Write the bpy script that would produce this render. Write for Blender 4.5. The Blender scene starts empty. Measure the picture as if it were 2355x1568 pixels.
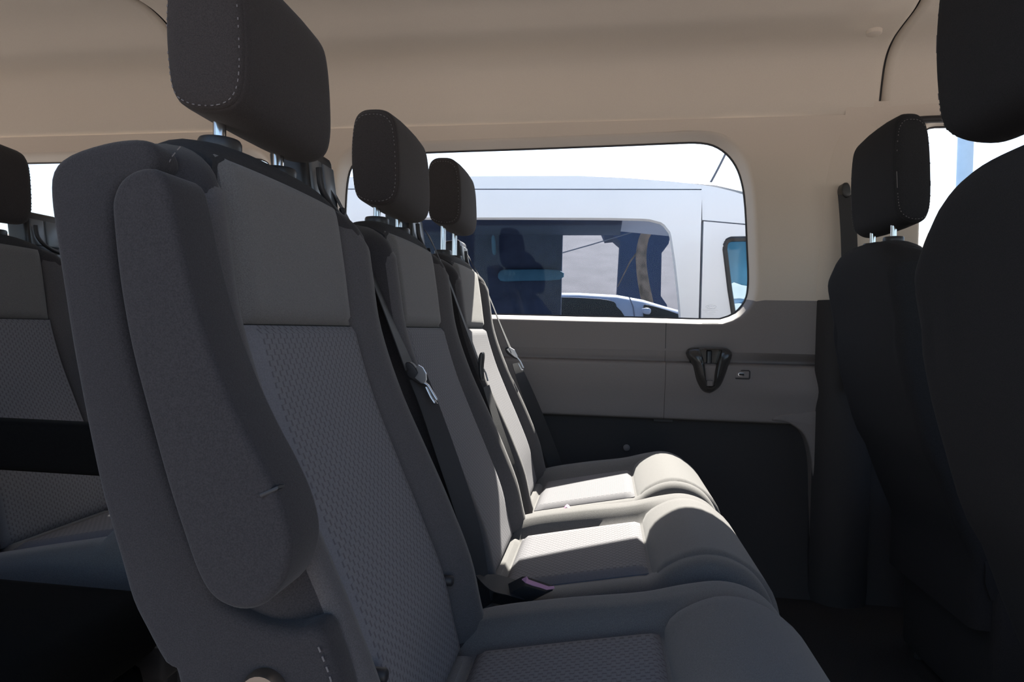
import bpy, bmesh, math, random
from mathutils.geometry import tessellate_polygon
from mathutils import Vector, Matrix
random.seed(4)
sc = bpy.context.scene
col = sc.collection

# ------------------------------------------------------------------ camera
F = 1450.0                      # focal length in pixels of the 2355 x 1568 frame
H = 0.82                        # camera height over the van floor
GROUND = -0.62                  # asphalt below the van floor
_y = Vector(((1392 - 1177.5) / F, -(760 - 784) / F, -1)).normalized()
_z = Vector((1, -0.021, 0)).cross(_y).normalized()
if _z.y < 0: _z = -_z
_x = _y.cross(_z)
R = Matrix((_x, _y, _z))        # camera axes -> world axes
cam = bpy.data.cameras.new('camera')
cam.sensor_width = 36; cam.lens = 36 * F / 2355; cam.clip_start = 0.02; cam.clip_end = 300
camo = bpy.data.objects.new('camera', cam); col.objects.link(camo)
camo.matrix_world = Matrix.Translation((0, 0, H)) @ R.to_4x4()
sc.camera = camo

# ------------------------------------------------------------------ world, sun, exposure
SUN_DIR = Vector((0.13, 1.0, 1.02)).normalized()      # towards the sun
w = bpy.data.worlds.new('sky'); sc.world = w; w.use_nodes = True
nt = w.node_tree; bg = nt.nodes['Background']
sky = nt.nodes.new('ShaderNodeTexSky'); sky.sky_type = 'NISHITA'; sky.sun_disc = False
sky.sun_elevation = math.asin(SUN_DIR.z); sky.sun_rotation = math.atan2(SUN_DIR.x, SUN_DIR.y)
sky.dust_density = 2.0; sky.altitude = 100
nt.links.new(sky.outputs[0], bg.inputs[0]); bg.inputs[1].default_value = 0.24
sun = bpy.data.lights.new('sun', 'SUN'); sun.energy = 20; sun.angle = math.radians(0.6); sun.color = (1, 0.90, 0.79)
suno = bpy.data.objects.new('sun', sun); col.objects.link(suno)
suno.rotation_euler = SUN_DIR.to_track_quat('Z', 'Y').to_euler(); suno.location = SUN_DIR * 20
vs = sc.view_settings; vs.view_transform = 'Standard'; vs.look = 'None'; vs.gamma = 1; vs.use_curve_mapping = False
vs.exposure = 0.40
sc.cycles.max_bounces = 12; sc.cycles.diffuse_bounces = 6; sc.cycles.transparent_max_bounces = 16

# ------------------------------------------------------------------ pixel to place
def ray(px, py):
    return R @ Vector(((px - 1177.5) / F, -(py - 784) / F, -1))
def PY(px, py, Y):
    d = ray(px, py); d = d * (Y / d.y); return (d.x, Y, d.z + H)

# ------------------------------------------------------------------ materials
def mat(name, color, rough=0.8, metal=0.0, noise=0.0, nscale=400, bump=0.0, bscale=900, spec=0.5, sheen=0.0, var=0.0):
    m = bpy.data.materials.new(name); m.use_nodes = True
    n = m.node_tree.nodes; l = m.node_tree.links; b = n['Principled BSDF']
    b.inputs['Base Color'].default_value = (*color, 1); b.inputs['Roughness'].default_value = rough
    b.inputs['Metallic'].default_value = metal; b.inputs['Specular IOR Level'].default_value = spec
    if sheen: b.inputs['Sheen Weight'].default_value = sheen; b.inputs['Sheen Roughness'].default_value = 0.5
    tc = n.new('ShaderNodeTexCoord')
    if noise:
        t = n.new('ShaderNodeTexNoise'); t.inputs['Scale'].default_value = nscale; t.inputs['Detail'].default_value = 3
        l.new(tc.outputs['Object'], t.inputs['Vector'])
        r = n.new('ShaderNodeMapRange'); r.inputs[1].default_value = 0.3; r.inputs[2].default_value = 0.7
        r.inputs[3].default_value = 1 - noise; r.inputs[4].default_value = 1 + noise
        l.new(t.outputs[0], r.inputs[0])
        mx = n.new('ShaderNodeVectorMath'); mx.operation = 'SCALE'; mx.inputs[0].default_value = color
        l.new(r.outputs[0], mx.inputs['Scale']); l.new(mx.outputs[0], b.inputs['Base Color'])
    if bump:
        t = n.new('ShaderNodeTexNoise'); t.inputs['Scale'].default_value = bscale; t.inputs['Detail'].default_value = 2
        l.new(tc.outputs['Object'], t.inputs['Vector'])
        bp = n.new('ShaderNodeBump'); bp.inputs['Strength'].default_value = bump; bp.inputs['Distance'].default_value = 0.001
        l.new(t.outputs[0], bp.inputs['Height']); l.new(bp.outputs[0], b.inputs['Normal'])
    return m

def woven_mat(name, color, cu=0.0126, cv=0.0112, dark=0.42):
    """meander weave: a square wave of sunk thread in every column (UV in metres)"""
    m = mat(name, color, 0.85, spec=0.25); n = m.node_tree.nodes; l = m.node_tree.links; b = n['Principled BSDF']
    def M(op, a, c=None, d=None):
        k = n.new('ShaderNodeMath'); k.operation = op
        for i, v in enumerate((a, c, d)):
            if v is None: continue
            if isinstance(v, (int, float)): k.inputs[i].default_value = v
            else: l.new(v, k.inputs[i])
        return k.outputs[0]
    uv = n.new('ShaderNodeUVMap'); uv.uv_map = 'UVMap'
    sp = n.new('ShaderNodeSeparateXYZ'); l.new(uv.outputs[0], sp.inputs[0])
    u = M('DIVIDE', sp.outputs[0], cu); v = M('DIVIDE', sp.outputs[1], cv)
    fu = M('FRACT', u); fv = M('FRACT', v)
    s = M('GREATER_THAN', fv, 0.5)
    c = M('MULTIPLY_ADD', s, 0.5, 0.25)
    d1 = M('ABSOLUTE', M('SUBTRACT', fu, c))
    vert = M('LESS_THAN', d1, 0.10)
    f2 = M('FRACT', M('MULTIPLY', v, 2)); e2 = M('GREATER_THAN', M('ABSOLUTE', M('SUBTRACT', f2, 0.5)), 0.40)
    inb = M('LESS_THAN', M('ABSOLUTE', M('SUBTRACT', fu, 0.5)), 0.30)
    hor = M('MULTIPLY', M('MULTIPLY', e2, inb), 0.3)
    line = M('MAXIMUM', vert, hor)
    t = n.new('ShaderNodeTexNoise'); t.inputs['Scale'].default_value = 700; tc = n.new('ShaderNodeTexCoord')
    l.new(tc.outputs['Object'], t.inputs['Vector'])
    k = M('MULTIPLY', M('SUBTRACT', 1.0, M('MULTIPLY', line, dark)), M('MULTIPLY_ADD', t.outputs[0], 0.5, 0.75))
    sv = n.new('ShaderNodeVectorMath'); sv.operation = 'SCALE'; sv.inputs[0].default_value = color
    l.new(k, sv.inputs['Scale']); l.new(sv.outputs[0], b.inputs['Base Color'])
    bp = n.new('ShaderNodeBump'); bp.inputs['Strength'].default_value = 0.7; bp.inputs['Distance'].default_value = 0.0012
    l.new(M('SUBTRACT', 1.0, line), bp.inputs['Height']); l.new(bp.outputs[0], b.inputs['Normal'])
    return m

def glass_mat(name, tint, refl=0.06):
    m = bpy.data.materials.new(name); m.use_nodes = True; n = m.node_tree.nodes; l = m.node_tree.links
    n.remove(n['Principled BSDF'])
    t = n.new('ShaderNodeBsdfTransparent'); t.inputs[0].default_value = (*tint, 1)
    g = n.new('ShaderNodeBsdfGlossy'); g.inputs['Roughness'].default_value = 0.02; g.inputs[0].default_value = (1, 1, 1, 1)
    mx = n.new('ShaderNodeMixShader'); mx.inputs[0].default_value = refl
    l.new(t.outputs[0], mx.inputs[1]); l.new(g.outputs[0], mx.inputs[2]); l.new(mx.outputs[0], n['Material Output'].inputs[0])
    return m

M_PLAIN = mat('grey_fabric', (0.118, 0.114, 0.112), 0.9, noise=0.22, nscale=900, bump=0.35, bscale=1400, spec=0.2, sheen=0.15)
M_BOLST = mat('charcoal_fabric', (0.075, 0.071, 0.073), 0.92, noise=0.22, nscale=900, bump=0.35, bscale=1400, spec=0.2, sheen=0.12)
M_SIDE = mat('dark_fabric', (0.030, 0.028, 0.030), 0.92, noise=0.25, nscale=800, bump=0.35, bscale=1200, spec=0.2, sheen=0.1)
M_HEAD = mat('headrest_fabric', (0.034, 0.029, 0.028), 0.92, noise=0.25, nscale=800, bump=0.3, bscale=1300, spec=0.2, sheen=0.08)
M_WOVEN = woven_mat('woven_fabric', (0.150, 0.148, 0.160), cv=0.0104, dark=0.36)
M_CARRIER = mat('black_felt', (0.018, 0.018, 0.020), 0.95, noise=0.2, bump=0.2)
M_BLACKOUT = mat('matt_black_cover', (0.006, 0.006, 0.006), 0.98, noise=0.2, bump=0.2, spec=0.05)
M_THREAD = mat('grey_thread', (0.13, 0.12, 0.12), 0.8)
M_PLASTIC = mat('black_plastic', (0.022, 0.023, 0.025), 0.38, noise=0.1, bump=0.08, bscale=1600)
M_BEZEL = mat('black_plastic_reflection', (0.12, 0.135, 0.15), 0.28)  # bluish reflection put into the colour of the black plastic
M_STEEL = mat('chrome', (0.75, 0.75, 0.76), 0.16, metal=1.0)
M_METAL = mat('buckle_steel', (0.62, 0.63, 0.65), 0.28, metal=1.0)
M_BELT = mat('belt_webbing', (0.018, 0.018, 0.020), 0.65, noise=0.25, nscale=1500, bump=0.3, bscale=2500)
M_RED = mat('red_button', (0.52, 0.27, 0.40), 0.5)
M_LINER = mat('beige_headliner', (0.60, 0.545, 0.47), 0.95, noise=0.07, nscale=1200, bump=0.15, bscale=1800, spec=0.15)
M_BEIGE = mat('beige_trim_plastic', (0.58, 0.515, 0.44), 0.75, noise=0.06, nscale=1400, bump=0.12, bscale=1700, spec=0.25)
M_GREY = mat('grey_trim_plastic', (0.20, 0.182, 0.178), 0.62, noise=0.12, nscale=1200, bump=0.15, bscale=1700, spec=0.35)
M_DARK = mat('dark_trim_plastic', (0.035, 0.034, 0.036), 0.7, noise=0.15, nscale=900, bump=0.15, spec=0.3)
M_CARPET = mat('black_carpet', (0.020, 0.019, 0.019), 0.95, noise=0.4, nscale=300, bump=0.5, bscale=400)
M_SEAL = mat('black_rubber', (0.015, 0.015, 0.017), 0.55)
M_GLASS = glass_mat('window_glass', (0.93, 0.96, 0.97), 0.006)
M_TINT = glass_mat('tinted_glass', (0.58, 0.61, 0.68), 0.0)
M_WHITE = mat('white_paint', (0.66, 0.69, 0.74), 0.3, noise=0.02, nscale=3)
M_SEAM = mat('grey_gap', (0.22, 0.24, 0.28), 0.8)
M_NAVY = mat('navy_trim', (0.075, 0.105, 0.17), 0.8, noise=0.15, nscale=12)
M_TEAL = mat('teal_trim', (0.10, 0.30, 0.42), 0.7, noise=0.1, nscale=8)
M_ASPHALT = mat('asphalt', (0.285, 0.265, 0.26), 0.9, noise=0.18, nscale=1.6)
M_SLOPE = mat('road_reflection_tone', (0.150, 0.128, 0.124), 0.9, noise=0.2, nscale=1.6)  # tone stands in for pale road reflected in the window
M_BARK = mat('bark', (0.20, 0.145, 0.105), 0.95, noise=0.5, nscale=12, bump=0.9, bscale=30)
M_WIRE = mat('wire', (0.10, 0.11, 0.14), 0.6)
M_ETCH = mat('etched_mark', (0.30, 0.33, 0.40), 0.8)
M_POST = mat('pale_post_paint', (0.38, 0.52, 0.68), 0.5, noise=0.05, nscale=10)

# ------------------------------------------------------------------ object helpers
ORIGIN = {}
def tag(o, label=None, cat=None, group=None, kind=None):
    for k, v in (('label', label), ('category', cat), ('group', group), ('kind', kind)):
        if v: o[k] = v
    return o
def thing(name, loc, label, cat, group=None):
    o = bpy.data.objects.new(name, None); o.empty_display_size = 0.05; col.objects.link(o); o.location = loc
    ORIGIN[o.name] = Vector(loc); return tag(o, label, cat, group)
def obj(name, verts, faces, m, parent=None, smooth=True, uvs=None, angle=50, label=None, kind=None):
    """world coordinates in; the mesh is stored around its thing's base"""
    org = ORIGIN[parent.name] if parent else Vector((0, 0, 0))
    me = bpy.data.meshes.new(name)
    me.from_pydata([tuple(Vector(v) - org) for v in verts], [], faces)
    if uvs:
        lay = me.uv_layers.new(name='UVMap')
        for lp in me.loops: lay.data[lp.index].uv = uvs[lp.vertex_index]
    bm = bmesh.new(); bm.from_mesh(me); bmesh.ops.recalc_face_normals(bm, faces=bm.faces); bm.to_mesh(me); bm.free()
    if smooth:
        for p in me.polygons: p.use_smooth = True
        me.set_sharp_from_angle(angle=math.radians(angle))
    me.materials.append(m)
    o = bpy.data.objects.new(name, me); col.objects.link(o)
    if parent: o.parent = parent
    ORIGIN[o.name] = org
    return tag(o, label, kind=kind)
def struct(name, verts, faces, m, **k):
    return tag(obj(name, verts, faces, m, **k), kind='structure')

def catmull(pts, n=6, closed=False):
    pts = [Vector(p) for p in pts]; out = []; N = len(pts)
    rng = range(N) if closed else range(N - 1)
    for i in rng:
        if closed: a, b, c, d = pts[i - 1], pts[i], pts[(i + 1) % N], pts[(i + 2) % N]
        else: a, b, c, d = pts[max(i - 1, 0)], pts[i], pts[i + 1], pts[min(i + 2, N - 1)]
        for k in range(n):
            t = k / n
            out.append(0.5 * ((2 * b) + (c - a) * t + (2 * a - 5 * b + 4 * c - d) * t * t + (3 * b - a - 3 * c + d) * t ** 3))
    if not closed: out.append(pts[-1])
    return out
def table(tb):
    """smooth interpolation in a list of (key, value) with rising keys"""
    def fn(x):
        if x <= tb[0][0]: return tb[0][1]
        if x >= tb[-1][0]: return tb[-1][1]
        for i in range(len(tb) - 1):
            if tb[i][0] <= x <= tb[i + 1][0]:
                x0, y0 = tb[i]; x1, y1 = tb[i + 1]; h = x1 - x0
                m0 = ((y1 - tb[i - 1][1]) / (x1 - tb[i - 1][0])) if i > 0 else (y1 - y0) / h
                m1 = ((tb[i + 2][1] - y0) / (tb[i + 2][0] - x0)) if i + 2 < len(tb) else (y1 - y0) / h
                t = (x - x0) / h
                return ((2*t**3 - 3*t*t + 1) * y0 + (t**3 - 2*t*t + t) * h * m0 + (-2*t**3 + 3*t*t) * y1 + (t**3 - t*t) * h * m1)
    return fn
def sstep(a, b, x):
    t = min(1, max(0, (x - a) / (b - a))); return t * t * (3 - 2 * t)
def loft(rings, closed=True, cap0=True, cap1=True):
    n = len(rings[0]); v = [p for r in rings for p in r]; f = []
    for k in range(len(rings) - 1):
        for i in range(n if closed else n - 1):
            j = (i + 1) % n
            f.append((k*n + i, k*n + j, (k+1)*n + j, (k+1)*n + i))
    if cap0: f.append(tuple(range(n)))
    if cap1: f.append(tuple(range((len(rings)-1)*n, len(rings)*n)))
    return v, f
def merge(*parts):
    V, Fc = [], []
    for v, f in parts:
        o = len(V); V += list(v); Fc += [tuple(i + o for i in q) for q in f]
    return V, Fc
def rbox(c, s, b=0.004, rot=None):
    """box with bevelled edges"""
    bm = bmesh.new(); bmesh.ops.create_cube(bm, size=1)
    for v in bm.verts: v.co = Vector((v.co.x * s[0], v.co.y * s[1], v.co.z * s[2]))
    if b: bmesh.ops.bevel(bm, geom=list(bm.edges), offset=min(b, min(s) * 0.45), segments=3, profile=0.5, affect='EDGES')
    bm.verts.index_update(); M = rot or Matrix.Identity(3)
    v = [tuple(M @ x.co + Vector(c)) for x in bm.verts]; f = [tuple(x.index for x in q.verts) for q in bm.faces]; bm.free()
    return v, f
def tube(path, r, n=10, caps=True):
    path = [Vector(p) for p in path]; rings = []
    for i, p in enumerate(path):
        t = (path[min(i+1, len(path)-1)] - path[max(i-1, 0)]).normalized()
        a = t.cross(Vector((0.13, 0.21, 0.97)));  a = a if a.length > 1e-3 else t.cross(Vector((1, 0, 0))); a.normalize(); b = t.cross(a)
        rr = r[i] if isinstance(r, (list, tuple)) else r
        rings.append([tuple(p + a * rr * math.cos(2*math.pi*k/n) + b * rr * math.sin(2*math.pi*k/n)) for k in range(n)])
    return loft(rings, True, caps, caps)
def ribbon(path, wdirs, width, th=0.0013):
    """flat strap: path points, unit width vectors"""
    rings = []
    for i, p in enumerate(path):
        p = Vector(p); wv = Vector(wdirs[i]).normalized(); t = (Vector(path[min(i+1, len(path)-1)]) - Vector(path[max(i-1, 0)])).normalized()
        nrm = t.cross(wv).normalized(); a = wv * width / 2; b = nrm * th / 2
        rings.append([tuple(p - a - b), tuple(p + a - b), tuple(p + a + b), tuple(p - a + b)])
    return loft(rings)
def inset2(pts, d):
    """inward offset of a closed 2-D outline"""
    n = len(pts); A = sum(pts[i][0]*pts[(i+1) % n][1] - pts[(i+1) % n][0]*pts[i][1] for i in range(n)); s = 1 if A > 0 else -1; out = []
    for i in range(n):
        p, q, r = Vector(pts[i-1]), Vector(pts[i]), Vector(pts[(i+1) % n])
        e = (r - p); e = e.normalized() if e.length > 1e-9 else Vector((1, 0))
        out.append(q + Vector((-e.y, e.x)) * s * d)
    return out
def slab(outline, y0, y1, bev=0.006, segs=3):
    """closed (x,z) outline extruded from y0 (near) to y1 with rounded edges"""
    rings = []
    for k in range(segs + 1):
        a = (math.pi / 2) * k / segs; o = inset2(outline, bev * (1 - math.sin(a))); rings.append([(p[0], y0 + bev * (1 - math.cos(a)), p[1]) for p in o])
    for k in range(segs + 1):
        a = (math.pi / 2) * (1 - k / segs); o = inset2(outline, bev * (1 - math.sin(a))); rings.append([(p[0], y1 - bev * (1 - math.cos(a)), p[1]) for p in o])
    v, f = loft(rings, cap0=False, cap1=False); n = len(outline)
    for b0 in (0, (len(rings) - 1) * n):
        for t in tessellate_polygon([[Vector((p[0], p[2], 0)) for p in v[b0:b0 + n]]]): f.append(tuple(b0 + i for i in t))
    return v, f
def trace(pix, Y, n=5, closed=True):
    """pixel outline put on the upright plane at distance Y -> (x,z) list"""
    p = [PY(a, b, Y) for a, b in pix]
    return [(q[0], q[1]) for q in catmull([Vector((a, c)) for a, _, c in p], n, closed)]
def patch(fn, u0, u1, v0, v1, nu, nv, out, rise=0.004, sink=0.010, r=0.014, back=0.016, uclamp=None):
    """upholstery panel over a surface fn(u,v): puffed middle, edges tucked in along a seam"""
    V, UV, Fc = [], [], []
    def row(t, n, a, b):   # denser towards the ends
        s = 2 * t / n - 1; return (a + b) / 2 + (b - a) / 2 * math.copysign(abs(s) ** 0.8, s)
    for j in range(nv + 1):
        for i in range(nu + 1):
            u = row(i, nu, u0, u1); v = row(j, nv, v0, v1)
            de = min(u - u0, u1 - u, v - v0, v1 - v)
            k = math.sqrt(max(0, 1 - (1 - min(1, de / r)) ** 2)); off = -sink + (sink + rise) * k
            V.append(tuple(Vector(fn(u, v)) + Vector(out(u, v)) * off)); UV.append((u, v))
    n = nu + 1
    for j in range(nv):
        for i in range(nu): Fc.append((j*n+i, j*n+i+1, (j+1)*n+i+1, (j+1)*n+i))
    rim = [i for i in range(n)] + [j*n+nu for j in range(1, nv+1)] + [nv*n+i for i in range(nu-1, -1, -1)] + [j*n for j in range(nv-1, 0, -1)]
    b0 = len(V)
    for i in rim:
        u, v = UV[i]; V.append(tuple(Vector(fn(u, v)) + Vector(out(u, v)) * (-sink - back)))
        UV.append((u - back if u <= u0 + 1e-6 else u + back if u >= u1 - 1e-6 else u, v - back if v <= v0 + 1e-6 else v + back if v >= v1 - 1e-6 else v))
    for k in range(len(rim)):
        k2 = (k + 1) % len(rim); Fc.append((rim[k], rim[k2], b0 + k2, b0 + k))
    if uclamp: UV = [(max(-uclamp, min(uclamp, a)), b) for a, b in UV]
    return V, Fc, UV

# ------------------------------------------------------------------ the van's shell
WY = table([(-0.82, 2.10), (-0.30, 2.10), (-0.285, 2.065), (-0.2, 2.06), (0.03, 2.06), (0.35, 2.055), (0.62, 2.045), (0.70, 2.03)])
GLASS_Y = 2.115
def win_loop(pix, Y):
    return [(p[0], p[2]) for p in [PY(a, b, Y) for a, b in pix]]
def ring_resample(loop, centre, n):
    """points of a loop at equal angles around the centre"""
    out = []; N = len(loop)
    for k in range(n):
        a = 2 * math.pi * (k + 0.5) / n; d = Vector((math.cos(a), math.sin(a))); best = None
        for i in range(N):
            p = Vector(loop[i]) - Vector(centre); q = Vector(loop[(i+1) % N]) - Vector(centre); e = q - p
            den = d.x * e.y - d.y * e.x
            if abs(den) < 1e-12: continue
            t = (p.x * e.y - p.y * e.x) / den; s = (p.x * d.y - p.y * d.x) / den
            if t > 0 and -1e-6 <= s <= 1 + 1e-6 and (best is None or t > best): best = t
        out.append((centre[0] + d.x * best, centre[1] + d.y * best))
    return out
def rrect(x0, x1, z0, z1, r, n=8):
    out = []
    for cx, cz, a0 in ((x1-r, z1-r, 0), (x0+r, z1-r, 90), (x0+r, z0+r, 180), (x1-r, z0+r, 270)):
        for k in range(n + 1):
            a = math.radians(a0 + 90 * k / n); out.append((cx + r * math.cos(a), cz + r * math.sin(a)))
    return out

def wall_with_window(name, wname, hole, rect, split, wally, n=256, glass_y=GLASS_Y, sgn=1, lower_mat=None, upper_mat=None):
    """wall plate between a rounded window hole and a rectangle, split in an upper and a lower trim panel"""
    x0, x1, z0, z1 = rect
    cx = sum(p[0] for p in hole) / len(hole); cz = split
    h = ring_resample(hole, (cx, cz), n)
    o = ring_resample([(x0, z0), (x1, z0), (x1, z1), (x0, z1)], (cx, cz), n)
    corners = [(x0, z0), (x1, z0), (x1, z1), (x0, z1)]
    for c in corners:   # snap nearest outer point to the corner
        k = min(range(n), key=lambda i: (o[i][0]-c[0])**2 + (o[i][1]-c[1])**2); o[k] = c
    # first and last index of each half lie next to the split line: put them on it
    def ringat(t, inner=None):
        return [(h[i][0]*(1-t) + o[i][0]*t, h[i][1]*(1-t) + o[i][1]*t) for i in range(n)]
    rings = []
    hin = inset2(h, 0.012)
    rings.append([(p[0], glass_y + sgn*0.004, p[1] + H) for p in hin])
    rings.append([(p[0], glass_y - sgn*0.02, p[1] + H) for p in inset2(h, 0.008)])
    rings.append([(p[0], wally(p[1]) + sgn*0.020, p[1] + H) for p in inset2(h, 0.002)])
    for d_, yo in ((-0.001, 0.012), (-0.004, 0.006), (-0.008, 0.002), (-0.012, 0.0)):
        rings.append([(p[0], wally(p[1]) + sgn*yo, p[1] + H) for p in inset2(h, d_)])
    for t in (0.15, 0.3, 0.5, 0.75, 1.0):
        rr = ringat(t)
        rings.append([(p[0], wally(p[1]) + (sgn*0.004 if t == 0 else 0), p[1] + H) for p in rr])
    half = n // 2
    root = None
    for part, rng, m in (('upper', list(range(0, half)), upper_mat), ('lower', list(range(half, n)), lower_mat)):
        idx = rng
        V = []; 
        for r in rings:
            row = [list(r[i]) for i in idx]
            V += [tuple(p) for p in row]
        k = len(idx); Fc = []
        for a in range(len(rings) - 1):
            for i in range(k - 1): Fc.append((a*k+i, a*k+i+1, (a+1)*k+i+1, (a+1)*k+i))
        # close towards the split line
        end = [None, None]
        V2 = []
        for a, r in enumerate(rings):
            for e, (i, j) in enumerate(((idx[0], idx[0]-1), (idx[-1], (idx[-1]+1) % n))):
                p, q = Vector(r[i]), Vector(r[j]); V2.append(tuple((p + q) / 2))
        b = len(V); V += V2
        for a in range(len(rings) - 1):
            Fc.append((b + 2*a, a*k, (a+1)*k, b + 2*(a+1)))
            Fc.append((a*k + k-1, b + 2*a + 1, b + 2*(a+1) + 1, (a+1)*k + k-1))
        if root is None:
            root = struct(name, V, Fc, m, angle=40); up = root
        else:
            obj('lower_trim_panel', V, Fc, m, parent=root, angle=40)
    # the pane, gently proud of nothing: a thin solid sheet
    g = inset2(h, 0.010)
    V, Fc = loft([[(p[0], glass_y, p[1] + H) for p in g], [(p[0], glass_y + sgn*0.004, p[1] + H) for p in g]])
    pane = struct(wname, V, Fc, M_GLASS, smooth=False)
    s = tube([(p[0], glass_y - sgn*0.004, p[1] + H) for p in inset2(h, 0.010)] + [(lambda p: (p[0], glass_y - sgn*0.004, p[1] + H))(inset2(h, 0.010)[0])], 0.005, 6)
    obj('window_seal', s[0], s[1], M_SEAL, parent=pane)
    return root, pane

hole_px = [(772, 560), (774, 470), (779, 405), (790, 370), (812, 350), (850, 341), (980, 333), (1200, 325), (1400, 317), (1560, 310), (1610, 309),
           (1650, 316), (1685, 338), (1710, 372), (1724, 415), (1731, 470), (1735, 560), (1738, 640), (1734, 680), (1722, 705), (1700, 727), (1670, 739), (1640, 742),
           (1500, 738), (1350, 735), (1190, 731), (1000, 727), (850, 724), (800, 715), (780, 690), (774, 640)]
hole = [(p[0], p[1] - H) for p in trace(hole_px, 2.06, 3)]
SPLIT = PY(1750, 690, 2.06)[2] - H
wall, pane = wall_with_window('wall_left', 'window_1', hole, (-1.02, 0.70, -0.06, 0.665), SPLIT, WY, lower_mat=M_GREY, upper_mat=M_BEIGE)
# second side window behind it, and the driver's door window ahead
hole2 = [(x, z) for x, z in rrect(-2.35, -1.16, 0.035, 0.60, 0.09)]
wall_with_window('wall_rear_left', 'window_2', hole2, (-2.75, -1.02, -0.06, 0.665), SPLIT, WY, lower_mat=M_GREY, upper_mat=M_BEIGE)
hole3 = [(x, z) for x, z in rrect(0.93, 1.75, 0.05, 0.655, 0.05)]
wall_with_window('wall_front_left', 'window_3', hole3, (0.70, 2.0, -0.06, 0.70), SPLIT, WY, lower_mat=M_GREY, upper_mat=M_BEIGE)

def xloft(prof, xs, yoff=lambda x, z: 0):
    """(y,z) profile swept along x"""
    return loft([[(x, y + yoff(x, z), z + H) for y, z in prof] for x in xs], closed=False, cap0=False, cap1=False)
# armrest-height panels under the window: a lip along the top edge of the lower half
panel_prof = catmull([Vector(p) for p in [(2.060, -0.055), (2.064, -0.075), (2.068, -0.088), (2.064, -0.094), (2.044, -0.096), (2.034, -0.102), (2.033, -0.114), (2.040, -0.16), (2.052, -0.22), (2.056, -0.265), (2.060, -0.276), (2.075, -0.281), (2.11, -0.283)]], 4)
panel_prof = [(p[0], p[1]) for p in panel_prof]
SEAM_X = PY(1531, 780, 2.06)[0]
xs = [-2.75, -1.5, -0.5, 0.0, SEAM_X - 0.0008]
v, f = xloft(panel_prof, xs); trim1 = struct('trim_1', v, f, M_GREY)
END = PY(1840, 900, 2.06)[0]
fx = lambda x, z: 0.03 * sstep(0.36, 0.56, x) * sstep(-0.19, -0.09, z) * (1 - sstep(-0.09, -0.055, z))
xs = [SEAM_X + 0.0008 + (0.70 - SEAM_X) * k / 24 for k in range(25)]
v, f = xloft(panel_prof, xs, fx); struct('trim_2', v, f, M_GREY)
v, f = merge(rbox((SEAM_X, 2.0620, H - 0.015), (0.0020, 0.004, 0.085), 0), rbox((SEAM_X, 2.085, H - 0.17), (0.06, 0.01, 0.24), 0)); obj('panel_gap', v, f, M_SEAL, parent=wall)
v, f = rbox((1.39, 2.085, H - 0.17), (1.40, 0.05, 0.25), 0.01); struct('trim_7', v, f, M_GREY)
# deep lower panel behind the seats, with a rounded front corner frame
v, f = xloft([(2.095, -0.27), (2.10, -0.35), (2.105, -0.5), (2.09, -0.70), (2.05, -0.82)], [-2.75, -1, 0, 0.72, 2.1]); struct('wall_left_lower', v, f, M_DARK)
cor = [(1775, 966), (1800, 969), (1822, 977), (1848, 1000), (1862, 1040), (1868, 1100), (1870, 1250), (1872, 1500), (1960, 1560), (1960, 1100), (1960, 945), (1840, 948), (1785, 955)]
o = trace(cor, 2.06, 4); v, f = slab(o, 2.052, 2.12, 0.006); struct('trim_3', v, f, M_GREY)
# pillar trim: upright bulge between the side panel and the driver's seat
def upright(xa, xb, z0, z1, d, y, m, name, lean=0.0):
    prof = []
    for k in range(13):
        t = k / 12; prof.append((xa + (xb - xa) * t, -d * math.sin(math.pi * t) ** 0.6))
    rings = []
    for k in range(9):
        z = z0 + (z1 - z0) * k / 8; rings.append([(px + lean * (z1 - z), y + py + (0.0), z + H) for px, py in prof])
    vv, ff = loft(rings, closed=False, cap0=False, cap1=False); return struct(name, vv, ff, m)
px0 = PY(1872, 900, 2.06)[0]
upright(px0, px0 + 0.17, -0.82, SPLIT + 0.002, 0.055, 2.06, M_DARK, 'trim_4')
upright(px0 - 0.005, px0 + 0.22, SPLIT, 0.67, 0.018, 2.06, M_BEIGE, 'trim_5')
# screw cap on the dark lower panel
c = PY(1441, 1029, 2.095); rings = [[(c[0] + r * math.cos(a), c[1] - dy, c[2] + r * math.sin(a)) for a in [k * math.pi / 8 for k in range(16)]] for r, dy in ((0.011, 0), (0.011, 0.004), (0.007, 0.007), (0.002, 0.008))]
v, f = loft(rings); t = thing('screw_cap', c, 'small round grey screw cap on the dark lower side panel', 'cap'); obj('cap_dome', v, f, M_GREY, parent=t)

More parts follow.
